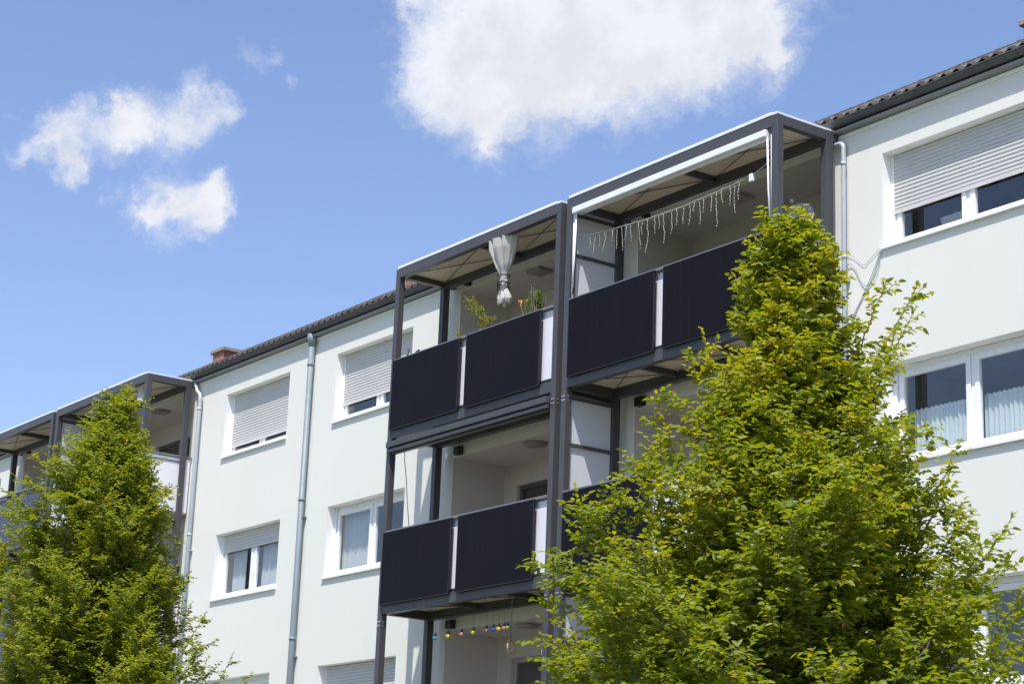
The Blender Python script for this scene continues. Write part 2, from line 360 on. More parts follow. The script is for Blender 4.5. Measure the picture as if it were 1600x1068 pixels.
# ------------------------------------------------------------------ ground
GZ = -3.3
def sheet(name, x0, x1, y0, y1, z, m_):
    o = MB().add([(x0, y0, z), (x1, y0, z), (x1, y1, z), (x0, y1, z)], [(0, 1, 2, 3)]).build(name, m_); o['kind'] = 'structure'; return o
sheet('ground', -900, 900, -900, 900, GZ, M['grass'])
sheet('road', -300, 300, -16.5, -9.0, GZ+.004, M['asphalt'])
k_ = MB().box(-300, 300, -20.5, -16.5, GZ-.1, GZ+.12).build('pavement', M['paving']); k_['kind'] = 'structure'
k_ = MB().box(-300, 300, -2.6, -1.5, GZ-.1, GZ+.05).build('path', M['paving']); k_['kind'] = 'structure'

# ------------------------------------------------------------------ apartment building
X0, X1, TOP = -34.0, 22.0, 8.12
B = thing('apartment_building', 'long pale mint rendered apartment block with tiled roof and white framed windows', 'building', (-5, 5, GZ))
COLS = {'Z': (-20.17, -17.67), 'A': (-6.14, -3.64), 'B': (-1.94, .57), 'C': (11.53, 14.04), 'E': (16.2, 18.7)}
WT, WB = 2.104, .832
wins = []
for c, (a, b) in COLS.items():
    for k in (2, 1, 0): wins.append((c, k, a, b, k*2.8+WB, k*2.8+WT))
LOG = [(-16.3, -12.2), (-11.7, -7.6), (1.99, 6.0), (6.62, 10.5)]
RD = 1.03
lholes = []
for (a, b) in LOG:
    for k in (2, 1, 0, -1): lholes.append((a, b, k*2.8+.0, k*2.8+(2.385 if k < 2 else 2.40)))
f, r = holed(X0, X1, GZ, TOP, [w[2:] for w in wins]+lholes, 0, 0)
f.box(X0, X0+.02, .001, 11, GZ, TOP); f.box(X1-.02, X1, .001, 11, GZ, TOP); f.box(X0, X1, 10.9, 11, GZ, TOP-.002)
f.build('wall', M['wall'], B)
MB().box(X0-.01, X1+.01, -.03, -.001, GZ, GZ+.55).build('plinth', M['plinth'], B)
# loggias
for (a, b) in LOG:
    for k in (2, 1, 0, -1):
        z0, z1 = k*2.8, k*2.8+(2.385 if k < 2 else 2.40)
        mb = MB(); dh = (a+.37, a+2.65, z0+.02, z0+2.03)
        bw, br = holed(a, b, z0, z1, [dh], RD, .12)
        mb.add(bw.v, bw.f); mb.add(br.v, br.f)
        v = [(a, 0, z0), (b, 0, z0), (b, 0, z1), (a, 0, z1), (a, RD, z0), (b, RD, z0), (b, RD, z1), (a, RD, z1)]
        mb.add(v, [(0, 4, 5, 1), (1, 5, 6, 2), (2, 6, 7, 3), (3, 7, 4, 0)])
        # ceiling downstand just behind the facade line
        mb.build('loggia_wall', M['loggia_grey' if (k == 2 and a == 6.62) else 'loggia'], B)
        if k < 0: continue
        light = (k == 0 and a == 1.99)
        d = MB(); x0, x1, y0 = dh[0], dh[1], RD+.06
        d.box(x0, x0+.07, y0, y0+.07, dh[2], dh[3]); d.box(x1-.07, x1, y0, y0+.07, dh[2], dh[3]); d.box(x0+.07, x1-.07, y0, y0+.07, dh[3]-.07, dh[3])
        xm = x0+.95
        d.box(xm-.05, xm+.05, y0+.003, y0+.067, dh[2], dh[3]-.07)
        if light: d.box(xm+.05, x1-.07, y0+.01, y0+.06, dh[3]-.22, dh[3]-.13)
        do = d.build('balcony_door', M['doorwhite' if light else 'doorframe'], B, .004)
        MB().box(x0+.07, x1-.07, y0+.03, y0+.036, dh[2], dh[3]-.07).build('pane', M['glass'], do)
        rm = MB(); inner_box(rm, x0-.3, x1+.3, RD+.13, RD+3, dh[2]-.01, z1-.02); rm.build('room', M['roomwall'], B)
# windows
SH = {('A', 2): 6.64, ('B', 2): 6.75, ('C', 2): 6.905, ('A', 1): 4.55, ('B', 0): 1.45, ('Z', 2): 7.0, ('Z', 1): 4.3, ('E', 2): 6.9, ('E', 0): 1.6}
for c, k, a, b, z0, z1 in wins:
    rb = MB(); Y = .19
    rb.add([(a, 0, z0), (b, 0, z0), (b, 0, z1), (a, 0, z1), (a, Y+.12, z0), (b, Y+.12, z0), (b, Y+.12, z1), (a, Y+.12, z1)], [(0, 4, 5, 1), (1, 5, 6, 2), (2, 6, 7, 3), (3, 7, 4, 0)])
    w = rb.build('window', M['reveal'], B)
    # white painted surround on the wall face is the reveal's rounded nose
    fr = MB(); t = .075; yf = Y
    fr.box(a+.002, a+t, yf, yf+.07, z0+.002, z1-.002); fr.box(b-t, b-.002, yf, yf+.07, z0+.002, z1-.002)
    fr.box(a+t, b-t, yf, yf+.07, z1-t, z1-.002); fr.box(a+t, b-t, yf, yf+.07, z0+.002, z0+.06)
    # guide rails of the shutter
    fr.box(a+.002, a+.05, yf-.035, yf-.001, z0+.03, z1-.002); fr.box(b-.05, b-.002, yf-.035, yf-.001, z0+.03, z1-.002)
    xm = (a+b)/2; fr.box(xm-.03, xm+.03, yf+.003, yf+.067, z0+.06, z1-t)
    fr.build('window_frame', M['whiteplastic'], w, .004)
    for (p, q) in ((a+t, xm-.03), (xm+.03, b-t)):
        s_ = MB(); u = .075; ys = yf-.012
        s_.box(p+.004, p+u, ys, ys+.06, z0+.064, z1-t-.004); s_.box(q-u, q-.004, ys, ys+.06, z0+.064, z1-t-.004)
        s_.box(p+u, q-u, ys, ys+.06, z0+.064, z0+.064+u); s_.box(p+u, q-u, ys, ys+.06, z1-t-u-.004, z1-t-.004)
        s_.build('sash', M['whiteplastic'], w, .005)
        MB().box(p+u-.01, q-u+.01, ys+.03, ys+.036, z0+.12, z1-t-u+.01).build('pane', M['glass'], w)
    if (c, k) == ('A', 1):
        MB().box(xm+.045, xm+.07, yf-.055, yf-.013, z0+.42, z0+.56).build('handle', M['whiteplastic'], w)
    # sill
    sl_ = MB(); sl_.box(a-.02, b+.02, -.045, Y-.001, z0-.03, z0+.012); sl_.build('sill', M['whiteplastic'], w, .003)
    if (c, k) in SH:
        zb = SH[(c, k)]; sm = MB(); yy = yf-.030; zt = z1-.003; n = int((zt-zb-.05)/.052); pts = []
        h = (zt-zb-.05)/n
        for i in range(n):
            za = zb+.05+i*h
            pts += [(yy+.010, za), (yy+.001, za+.008), (yy-.004, za+h*.45), (yy, za+h-.010), (yy+.010, za+h-.003)]
        o = len(sm.v); vs = []; fs = []
        for (py, pz) in pts: vs += [(a+.045, py, pz), (b-.045, py, pz)]
        for i in range(len(pts)-1): fs.append((2*i, 2*i+1, 2*i+3, 2*i+2))
        sm.add(vs, fs); sm.box(a+.045, b-.045, yy-.004, yy+.012, zb, zb+.05)
        sm.build('shutter', M['shutter'], w)
    rm = MB(); inner_box(rm, a-.5, b+.5, Y+.125, Y+3.2, z0-.7, z1+.2); rm.build('room', M['roomwall'], B)
# eave: trim, soffit, gutter, roof
tr = MB().box(X0, X1, -.022, .03, TOP-.012, TOP+.035)
tr.build('cornice', M['reveal'], B, .004)
MB().box(X0-.05, X1+.05, -.12, -.023, TOP+.05, TOP+.08).box(X0-.05, X1+.05, -.022, .05, TOP+.036, TOP+.35).build('soffit', M['soffit'], B)
g = MB(); gr = .075; gc = (-.105, TOP+.185)
prof = [(gc[0]-gr*math.cos(t_), gc[1]-gr*math.sin(t_)) for t_ in np.linspace(0, math.pi, 13)]
prof = [(prof[0][0]-.008, prof[0][1]+.012), (prof[0][0]-.012, prof[0][1]+.002)] + prof
inn = [(gc[0]+(p_[0]-gc[0])*.93, gc[1]+(p_[1]-gc[1])*.93) for p_ in prof[2:]][::-1]
ring = prof+inn; n = len(ring)
vs = [(X0-.1, y, z) for y, z in ring]+[(X1+.1, y, z) for y, z in ring]
g.add(vs, [(i, (i+1) % n, n+(i+1) % n, n+i) for i in range(n)], True)
go = g.build('gutter', M['gutter'], B)
x = X0+.3
while x < X1:
    pr_ = [(gc[0]-(gr+.006)*math.cos(t_), gc[1]-(gr+.006)*math.sin(t_)) for t_ in np.linspace(0, math.pi, 9)]
    hg = MB()
    for i in range(8):
        (ya, za), (yb, zb) = pr_[i], pr_[i+1]
        hg.add([(x, ya, za), (x+.03, ya, za), (x+.03, yb, zb), (x, yb, zb)], [(0, 3, 2, 1)])
    hg.build('gutter_bracket', M['gutter'], go); x += .82
# pantile roof
per = .208; nx = int((X1-X0+.4)/per*8); xs = np.linspace(X0-.2, X1+.2, nx+1)
ph = (xs/per) % 1.0
wave = .021*np.cos(2*np.pi*ph) + .007*np.cos(4*np.pi*ph)
rows = []; slope = .580; y = -.115; zb0 = TOP+.225; pitch_ = .34; yr_ = 5.5
jit = np.random.RandomState(3)
prof_ = []
nr = int((yr_-y)/pitch_)+1
for i in range(nr):
    ya = y+i*pitch_; yb = ya+pitch_
    za = zb0+slope*(ya-y)+.045; zb = zb0+slope*(yb-y)+.018
    prof_ += [(ya, za-.022, 1), (ya, za, 1), (yb, zb, 1)]
V = []
for i, (py, pz, q) in enumerate(prof_):
    row = i//3; rs = np.random.RandomState(row+5); tid = np.floor(xs/per).astype(int) % 997
    off = (rs.rand(997)-.5)*.010; offy = (rs.rand(997)-.5)*.012
    last = (i % 3 == 2)
    V.append(np.stack([xs, py+(0 if last else 1)*offy[tid], pz+wave+(0 if last else 1)*off[tid]], 1))
V = np.array(V); nn = len(xs); nrow = len(prof_)
idx = np.arange(nrow*nn).reshape(nrow, nn)
F = np.stack([idx[:-1, :-1], idx[:-1, 1:], idx[1:, 1:], idx[1:, :-1]], -1).reshape(-1, 4)
me = bpy.data.meshes.new('roof'); me.from_pydata(V.reshape(-1, 3).tolist(), [], F.tolist()); me.materials.append(M['tiles'])
me.polygons.foreach_set('use_smooth', [True]*len(F)); me.update()
rf = bpy.data.objects.new('roof', me); col.objects.link(rf); par(rf, B)
zr_ = zb0+slope*(yr_-y)
MB().add([(X0-.2, yr_, zr_+.03), (X1+.2, yr_, zr_+.03), (X1+.2, 11.2, TOP+.1), (X0-.2, 11.2, TOP+.1)], [(0, 1, 2, 3)]).add([(X0, -.1, TOP+.2), (X0, 11, TOP+.1), (X0, yr_, zr_)], [(0, 1, 2)]).add([(X1, -.1, TOP+.2), (X1, yr_, zr_), (X1, 11, TOP+.1)], [(0, 1, 2)]).build('roof_back', M['tiles'], rf)
MB().tube([(X0-.2, yr_, zr_+.0), (X1+.2, yr_, zr_+.0)], .055, 10).build('ridge', M['tiles'], rf)
for (cx, cw) in ((-10.98, .52), (-3.03, .52), (12.18, .52)):
    c = MB().box(cx, cx+cw, 2.05, 2.45, 9.1, 9.86).build('chimney', M['brick'], rf, .004, org=(cx, 2.05, 9.1))
    MB().box(cx-.05, cx+cw+.05, 2.0, 2.50, 9.862, 9.95).build('chimney_cap', M['stone'], c, .012)
    MB().box(cx+.14, cx+cw-.14, 2.16, 2.34, 9.951, 9.97).build('flue', M['gutter'], c)
# downpipes
def pipe(pts, r_, m_, collars, hop=None):
    mb = MB().tube(pts, r_, 14)
    o = mb.build('downpipe', m_, B)
    for z in collars: cm = MB().tube([(pts[-1][0], pts[-1][1], z), (pts[-1][0], pts[-1][1], z+.05)], r_*1.12, 14).build('collar', m_, o)
    for z in collars[1:]: MB().box(pts[-1][0]-r_*1.35, pts[-1][0]+r_*1.35, pts[-1][1], -.001, z-.30, z-.275).build('pipe_clip', m_, o)
    if hop:
        MB().tube(hop[0], hop[1], 14).build('hopper', m_, o)
    return o
px = -2.74
pipe([(px, -.085, 8.0), (px, -.085, GZ+.2)], .056, M['zinc'], [7.62, 5.1, 2.6, .1], ([(px, -.085, 8.22), (px, -.085, 8.12), (px, -.085, 7.98)], [.095, .09, .058]))
def arc(c, r_, a0, a1, n=6):
    return [(c[0]+r_*math.cos(a0+(a1-a0)*i/n), c[1], c[2]+r_*math.sin(a0+(a1-a0)*i/n)) for i in range(n+1)]
pipe([(10.66, -.07, 8.02)]+arc((10.83, -.07, 7.94), .08, math.pi/2, 0)+[(10.91, -.07, 7.7), (10.91, -.07, GZ+.2)], .032, M['pipelight'], [7.70, 6.42, 4.2, 1.2])
pipe([(-7.52, -.08, 8.16), (-7.40, -.08, 8.14), (-7.34, -.08, 8.06), (-7.31, -.08, 7.98), (-7.22, -.08, 7.92), (-7.15, -.08, 7.86), (-7.14, -.08, 7.75), (-7.14, -.08, GZ+.2)], .040, M['pipelight'], [7.55, 5.0, 2.4, .2])

# ------------------------------------------------------------------ balcony towers
PF, PB = -1.14, -1.03        # front post faces
RF, RB = -.265, -.145        # rear post faces
P = .112
def tower(x0, x1, label, screen, panel, hasL1cas=False):
    T = thing('balcony_tower', label, 'balcony', ((x0+x1)/2, -.6, GZ), 'steel balcony towers along the facade')
    for (a, b) in ((x0, x0+P), (x1-P, x1)):
        for (c, d) in ((PF, PB), (RF, RB)):
            MB().box(a, b, c, d, GZ, 8.185).build('post', M['frame'], T, .006)
    ia, ib = x0+P, x1-P
    # roof: flashing, beams, underside, joist, rods
    MB().box(x0+.045, ib-.0, PF-.002, PF+.02, 8.186, 8.228).box(x0+.045, x1-.03, PF+.021, -.03, 8.192, 8.224).build('roof_edge', M['whitemetal'], T)
    MB().box(ia, ib, PF+.004, PB-.004, 8.03, 8.184).build('beam', M['frame'], T, .004)
    MB().box(ia, ib, RF+.003, RB-.003, 8.03, 8.180).build('beam', M['frame'], T, .004)
    for (a, b) in ((x0+.004, x0+P-.004), (x1-P+.004, x1-.004)):
        MB().box(a, b, PB, RF, 8.05, 8.182).build('beam', M['frame'], T, .004)
        MB().box(a+.02, b-.02, RB, -.02, 8.06, 8.17).build('beam', M['frame'], T, .004)
    MB().box(x0+P+.001, x1-P-.001, PB, RF-.001, 8.135, 8.178).build('ceiling_board', M['board'], T)
    MB().box(x0+P+.001, x1-P-.001, RB+.001, -.03, 8.14, 8.178).build('ceiling_board', M['board'], T)
    xm = (x0+x1)/2
    def under(z, joists):
        for j in joists: MB().box(j-.035, j+.035, PB, RF, z-.085, z-.001).build('joist', M['frame'], T, .003)
        rods = MB(); js = [ia]+list(joists)+[ib]
        for p, q in zip(js[:-1], js[1:]):
            rods.tube([(p+.04, PB+.03, z-.03), (q-.04, RF-.03, z-.03)], .007, 6); rods.tube([(p+.04, RF-.03, z-.045), (q-.04, PB+.03, z-.045)], .007, 6)
        rods.build('bracing_rod', M['frame'], T)
    under(8.135, [xm])
    for k in (2, 1, 0):
        z = k*2.8
        MB().box(ia, ib, PF+.006, PB-.002, z-.265, z-.105).build('beam', M['frame'], T, .004)
        MB().box(ia, ib, RF+.003, RB-.003, z-.26, z-.06).build('beam', M['frame'], T, .004)
        for (a, b) in ((x0+.004, x0+P-.004), (x1-P+.004, x1-.004)):
            MB().box(a, b, PB, RF, z-.26, z-.10).build('beam', M['frame'], T, .004)
        MB().box(ia+.001, ib-.001, PB, RF-.001, z-.125, z-.045).build('floor_board', M['board'], T)
        MB().box(ia+.001, ib-.001, RB+.001, -.002, z-.125, z-.045).build('floor_board', M['board'], T)
        under(z-.125, [x0+(x1-x0)*.333, x0+(x1-x0)*.667])
        # railing
        pm = M[panel]
        MB().box(ia, ib, PF+.045, PF+.052, z-.103, z+.985).build('railing_panel', pm, T)
        MB().box(ia, ib, PF-.006, PF+.065, z+1.0, z+1.045).build('handrail', M['handrail'], T, .006)
        for zz in (z-.085,): MB().box(ia, ib, PF+.005, PF+.035, zz, zz+.028).build('mounting_rail', M['black'], T)
        for sx in (-1, 1):
            xx = (x0+P/2-.004) if sx < 0 else (x1-P/2-.004)
            if sx < 0 and screen: continue
            MB().box(xx, xx+.008, PB, RF, z-.10, z+.985).box(xx, xx+.008, RB, -.03, z-.10, z+.985).build('railing_panel', M['panelwhite'] if panel != 'panelgrey' else pm, T)
            MB().box(xx-.02, xx+.028, PB, RF, z+1.0, z+1.04).box(xx-.02, xx+.028, RB, -.01, z+1.0, z+1.04).build('handrail', M['handrail'], T)
            MB().box(xx-.014, xx+.022, PB, RF, z+.90, z+.925).build('mounting_rail', M['frame'], T)
        # corner bolts
        bt = MB()
        for px_ in (x0, x1-P):
            for dz in (-.44, -.38):
                bt.disc((px_+.035, PF, z+dz), (0, -1, 0), .014, .008, 8); bt.disc((px_+.08, PF, z+dz), (0, -1, 0), .014, .008, 8)
                bt.disc((px_+P, PF+.05, z+dz), (1, 0, 0), .014, .008, 8)
        bt.build('bolt', M['bolt'], T)
        if k < 2: MB().box(x0+P+.25, x0+P+.40, -.10, -.003, z+2.40, z+2.53).build('wall_bracket', M['black'], T)
        else: MB().box(x0+P+.33, x0+P+.42, -.10, -.003, z+2.44, z+2.50).build('wall_bracket', M['black'], T)
        if screen:
            zt = z+2.385 if k == 2 else z+2.45
            s_ = MB().box(x0+.055, x0+.067, PB+.02, RF-.02, z+.02, zt).build('privacy_screen', M['screen'], T)
            for zz in (z+.02, z+1.71, zt-.06): MB().box(x0+.04, x0+.10, PB+.001, RF-.001, zz, zz+.045).build('screen_rail', M['frame'], s_)
    return T
towers = [
 tower(-16.48, -12.03, 'grey steel balcony stack with slate grey railing sheet at the far left edge', False, 'panelgrey'),
 tower(-11.87, -7.41, 'grey steel balcony stack behind the left tree, white side sheet facing right', True, 'panelwhite'),
 tower(1.76, 6.22, 'central grey steel balcony stack with a tied curtain and potted plants upstairs', False, 'panelwhite'),
 tower(6.36, 10.80, 'right hand grey steel balcony stack with white awning and icicle string lights upstairs', True, 'panelwhite')]

# ------------------------------------------------------------------ solar panels
def solar_panel(w=1.905):
    T = thing('solar_panel', '', 'solar panel', (0, 0, 0), 'black solar panels hung on the balcony railings')
    h = 1.145; d = .032
    MB().box(.012, w-.012, .003, d-.004, .012, h-.012).build('solar_glass', M['solar'], T)
    MB().box(0, .012, 0, d, 0, h).box(w-.012, w, 0, d, 0, h).box(.012, w-.012, 0, d, 0, .012).box(.012, w-.012, 0, d, h-.012, h).build('panel_frame', M['solarframe'], T)
    return T
proto = None
SP = [(1.87, 2, 'black solar panel on the top railing under the tiny twiggy ornament'),
      (3.955, 2, 'black solar panel on the railing directly below the tied curtain and green plant'),
      (1.87, 1, 'black solar panel on the middle floor of the central stack, at its left corner'),
      (3.955, 1, 'black solar panel on the middle floor of the central stack, beside its right post'),
      (6.53, 2, 'black solar panel under the left half of the icicle lights'),
      (8.62, 2, 'black solar panel under the right half of the icicle lights, cut by the treetop'),
      (6.53, 1, 'black solar panel below the frosted side screen, mostly covered by the right tree')]
for x, k, lb in SP:
    y_ = PF-.045; z_ = k*2.8-.135
    if proto is None: proto = solar_panel(); o = proto; o.location = (x, y_, z_); o['label'] = lb
    else: o = copy_tree(proto, (x, y_, z_), lb)

# ------------------------------------------------------------------ awnings
A = thing('drop_arm_awning', 'rolled white awning bar with white arms above the icicle lights', 'awning', (8.5, -1.2, 6.7))
MB().box(6.52, 10.60, PF-.030, PF+.045, 7.915, 8.012).build('front_bar', M['awning'], A, .010)
MB().tube([(6.56, PF+.09, 7.96), (10.56, PF+.09, 7.96)], .05, 14).build('fabric_roll', M['awning'], A)
for s_, xa in ((1, 6.50), (-1, 10.66)):
    MB().tube([(xa, -1.10, 7.98), (xa, -1.10, 6.66)], .017, 10).build('guide_rod', M['awning'], A)
    MB().tube([(xa+s_*.07, -1.12, 7.92), (xa+s_*.045, -1.12, 7.2), (xa+s_*.008, -1.12, 6.72)], .013, 10).build('arm', M['awning'], A)
    MB().box(xa-.03, xa+.03, -1.13, -1.06, 7.965, 8.03).build('end_bracket', M['black'], A)
    MB().box(xa-.02, xa+.02, -1.13, -1.07, 6.72, 6.82).build('arm_joint', M['black'], A)
A = thing('awning_cassette', 'closed dark grey awning cassette under the upper railing of the central stack', 'awning', (4, -1.2, 5.1))
MB().box(1.86, 6.11, PF-.085, PF+.0, 5.165, 5.265).build('cassette', M['frame'], A, .012)
MB().box(1.86, 6.11, PF-.065, PF-.02, 5.095, 5.150).build('front_bar', M['frame'], A, .006)
MB().box(1.87, 6.10, PF+.02, PF+.09, 5.08, 5.20).build('fabric_roll', M['doorframe'], A, .01)

# ------------------------------------------------------------------ ceiling lamps
def lamp(x, y, z, label, sq):
    T = thing('ceiling_lamp', label, 'lamp', (x, y, z), 'lamps on the loggia ceilings')
    if sq:
        MB().box(x-.17, x+.17, y-.15, y+.15, z-.06, z-.017).build('lamp_shade', M['lamp'], T, .02); MB().box(x-.18, x+.18, y-.16, y+.16, z-.016, z-.0015).build('lamp_base', M['doorwhite'], T)
    else:
        MB().tube([(x, y, z-.015), (x, y, z-.045), (x, y, z-.068)], [.19, .185, .12], 24).build('lamp_shade', M['lamp'], T); MB().tube([(x, y, z-.001), (x, y, z-.014)], .20, 24).build('lamp_base', M['doorwhite'], T)
lamp(3.85, .24, 7.999, 'square lamp on the top ceiling beside the tied curtain', True)
lamp(3.86, .26, 5.184, 'round lamp on the middle floor ceiling of the central stack', False)
lamp(3.75, .33, 2.384, 'round lamp on the lowest ceiling above the hanging rings', False)
lamp(8.52, .27, 7.999, 'square lamp on the ceiling behind the icicle lights', True)
lamp(-9.5, .2, 7.999, 'square lamp on the ceiling of the left stack above the treetop', True)

# ------------------------------------------------------------------ tied curtain
T = thing('tied_curtain', 'cream curtain gathered and tied with black cord, hanging from the top balcony beam', 'curtain', (4.6, -1.0, 8.03))
prof = [(8.03, .36, 4.59), (7.88, .345, 4.59), (7.75, .27, 4.60), (7.6, .19, 4.615), (7.50, .11, 4.62), (7.42, .085, 4.62), (7.34, .10, 4.625), (7.26, .085, 4.63), (7.20, .12, 4.64), (7.12, .16, 4.66), (7.06, .17, 4.67), (7.02, .15, 4.66)]
mb = MB(); vs = []; N = 64
for j in range(len(prof)*3-2):
    t = j/3; i = min(int(t), len(prof)-2); u = t-i; u = u*u*(3-2*u)
    z = prof[i][0]*(1-u)+prof[i+1][0]*u; w = prof[i][1]*(1-u)+prof[i+1][1]*u; c = prof[i][2]*(1-u)+prof[i+1][2]*u
    for n in range(N):
        a = 2*math.pi*n/N; rr = 1+.20*math.sin(9*a+z*2)+.12*math.sin(15*a+3)
        sag = (0.03*math.sin(5*a) + .02*math.sin(11*a)) if j > len(prof)*3-6 else 0
        vs.append((c+.88*w*math.cos(a)*(1+.04*math.sin(9*a)), -1.0+w*.42*math.sin(a)*rr, z+sag))
rows_ = len(vs)//N
mb.add(vs, [(j*N+n, j*N+(n+1) % N, (j+1)*N+(n+1) % N, (j+1)*N+n) for j in range(rows_-1) for n in range(N)], True)
mb.build('cloth', M['curtain'], T)
tb = MB()
for z, tl in ((7.45, .02), (7.33, -.03), (7.27, .03), (7.23, 0)): tb.torus((4.625, -1.0, z), (.25*tl*10, 0, 1), .092, .009, 20, 6)
tb.tube([(4.60, -1.09, 7.45), (4.68, -1.095, 7.27)], .008, 6).tube([(4.68, -1.09, 7.45), (4.60, -1.095, 7.27)], .008, 6)
tb.build('tie_cord', M['tie'], T)

T = thing('folded_cloth', 'small white cloth bundled under the roof beam of the stack behind the left tree', 'cloth', (-8.0, -.95, 7.9))
mb = MB(); vs = []
for j in range(7):
    for n in range(40):
        a = 2*math.pi*n/40; t = j/6; w = .13+.05*t+.012*math.sin(7*a+3*t); vs.append((-8.02+.06*t+w*math.cos(a), -.95+w*.5*math.sin(a), 8.0-.30*t+.03*math.sin(3*a)*t))
mb.add(vs, [(j*40+n, j*40+(n+1) % 40, (j+1)*40+(n+1) % 40, (j+1)*40+n) for j in range(6) for n in range(40)], True).build('cloth', M['curtain'], T)

# ------------------------------------------------------------------ icicle lights
T = thing('icicle_string_lights', 'pale icicle string lights sagging across the awning balcony', 'string lights', (8.4, -1.0, 7.5))
cp = [(6.48, 7.607), (7.42, 7.52), (8.1, 7.485), (8.73, 7.472), (9.39, 7.488), (10.15, 7.53), (10.38, 7.594), (10.66, 7.70)]
def cordz(x):
    for (a, za), (b, zb) in zip(cp[:-1], cp[1:]):
        if x <= b: u = (x-a)/(b-a); return za*(1-u)+zb*u
    return cp[-1][1]
xs_ = np.linspace(6.48, 10.64, 60); random.seed(11)
MB().tube([(x, -1.0+random.uniform(-.004, .004), cordz(x)+random.uniform(-.006, .006)) for x in xs_], .0055, 5).build('cord', M['cord'], T)
x = 6.74; lens = [.26, .34, .17, .36, .22, .30, .44, .2, .3, .38, .24, .46, .3, .2, .4, .34, .26]; i = 0
while x < 10.02:
    L = lens[i % len(lens)]*random.uniform(.75, 1.1); z0 = cordz(x); pts = []; n = max(4, int(L/.045)); xx = x; yy = -1.0
    for j in range(n+1):
        pts.append((xx, yy, z0-L*j/n)); xx += random.uniform(-.014, .014); yy += random.uniform(-.008, .008)
    st = MB().tube(pts, .0032, 4)
    for p_ in pts[1:]: st.ball((p_[0]+random.uniform(-.008, .008), p_[1], p_[2]), .0068, .0068, .010, 5, 4)
    st.build('strand', M['cord'], T)
    i += 1; x += random.choice([.085, .10, .12, .15, .17])
MB().box(10.13, 10.20, -1.02, -.98, 7.455, 7.56).build('plug_box', M['whiteplastic'], T, .006)

# ------------------------------------------------------------------ satellite dish
T = thing('satellite_dish', 'round grey satellite dish inside the right balcony railing above the treetop', 'satellite dish', (10.36, -.30, 6.6))
nrm = Vector((.55, -.8, .25)).normalized(); c0 = Vector((10.34, -.29, 7.10)); u_ = nrm.orthogonal().normalized(); v_ = nrm.cross(u_)
mb = MB(); vs = []
for j in range(7):
    rr = .185*j/6
    for n in range(28):
        a = 2*math.pi*n/28; vs.append(c0 + (u_*math.cos(a)+v_*math.sin(a))*rr + nrm*(.035*(j/6)**2))
for j in range(7):
    rr = .185*(6-j)/6
    for n in range(28):
        a = 2*math.pi*n/28; vs.append(c0 + (u_*math.cos(a)+v_*math.sin(a))*rr + nrm*(.035*((6-j)/6)**2-.006))
mb.add(vs, [(j*28+n, j*28+(n+1) % 28, (j+1)*28+(n+1) % 28, (j+1)*28+n) for j in range(13) for n in range(28)], True)
mb.build('reflector', M['dish'], T)
MB().tube([c0-v_*.16, c0-v_*.18+nrm*.18], .008, 6).ball(tuple(c0-v_*.14+nrm*.20), .03, .03, .03).build('feed_arm', M['dish'], T)
MB().tube([(10.36, -.26, 6.4), (10.36, -.26, 7.08)], .018, 8).build('mast', M['bolt'], T)

# ------------------------------------------------------------------ balcony plants
def leafcloud(name, m_, parent, anchors, L, W, rnd, droop=.3):
    """anchors: list of (pos, dir). One mesh of folded leaves."""
    n = len(anchors); Pn = np.array([a[0] for a in anchors], float); D = np.array([a[1] for a in anchors], float)
    return leaves_np(name, m_, parent, Pn, D, L, W, rnd, droop, None)
def leaves_np(name, m_, parent, Pn, D, L, W, rnd, droop, tint, smooth=False):
    n = len(Pn); D = D.copy(); D[:, 2] -= droop*rnd.rand(n); D /= np.linalg.norm(D, axis=1)[:, None]
    upn = np.tile(np.array([0, 0, 1.]), (n, 1)) + rnd.normal(0, .50, (n, 3))
    S = np.cross(D, upn); S /= np.linalg.norm(S, axis=1)[:, None]+1e-9
    N = np.cross(S, D)
    l = (L*rnd.uniform(.7, 1.15, n))[:, None]; w = (W*rnd.uniform(.75, 1.15, n))[:, None]*.5
    fold = (w*rnd.uniform(.15, .6, (n, 1)))
    curl = l*rnd.uniform(.0, .22, (n, 1))
    base = Pn; tip = Pn+D*l-N*curl
    l1 = Pn+D*l*.30+S*w*.92+N*fold; l2 = Pn+D*l*.68+S*w*.72+N*(fold*.8)-N*curl*.4
    r1 = Pn+D*l*.30-S*w*.92+N*fold; r2 = Pn+D*l*.68-S*w*.72+N*(fold*.8)-N*curl*.4
    V = np.stack([base, l1, l2, tip, r2, r1], 1).reshape(-1, 3)
    o = (np.arange(n)*6)[:, None]
    F = np.concatenate([o+np.array([[0, 3, 2, 1]]), o+np.array([[0, 5, 4, 3]])], 0)
    me = bpy.data.meshes.new(name); me.vertices.add(len(V)); me.vertices.foreach_set('co', V.astype(np.float32).ravel())
    me.loops.add(F.size); me.loops.foreach_set('vertex_index', F.astype(np.int32).ravel())
    me.polygons.add(len(F)); me.polygons.foreach_set('loop_start', (np.arange(len(F))*4).astype(np.int32))
    try: me.polygons.foreach_set('loop_total', np.full(len(F), 4, np.int32))
    except Exception: pass
    me.materials.append(m_); me.update(calc_edges=True); me.validate()
    if tint is None: tint = rnd.rand(n)
    ca = me.color_attributes.new('tint', 'FLOAT_COLOR', 'POINT')
    tv = np.repeat(tint, 6); c = np.stack([tv, tv, tv, np.ones_like(tv)], 1).astype(np.float32); ca.data.foreach_set('color', c.ravel())
    ob = bpy.data.objects.new(name, me); col.objects.link(ob)
    if parent is not None: par(ob, parent)
    return ob
rs = np.random.RandomState(4)
T = thing('potted_bamboo', 'leaning yellow green leafy plant on the curtain balcony', 'plant', (4.0, -.9, 5.6))
MB().tube([(4.05, -.85, 5.6), (4.05, -.85, 5.95)], [.12, .16], 16).build('pot', M['soil'], T)
sm = MB(); an = []
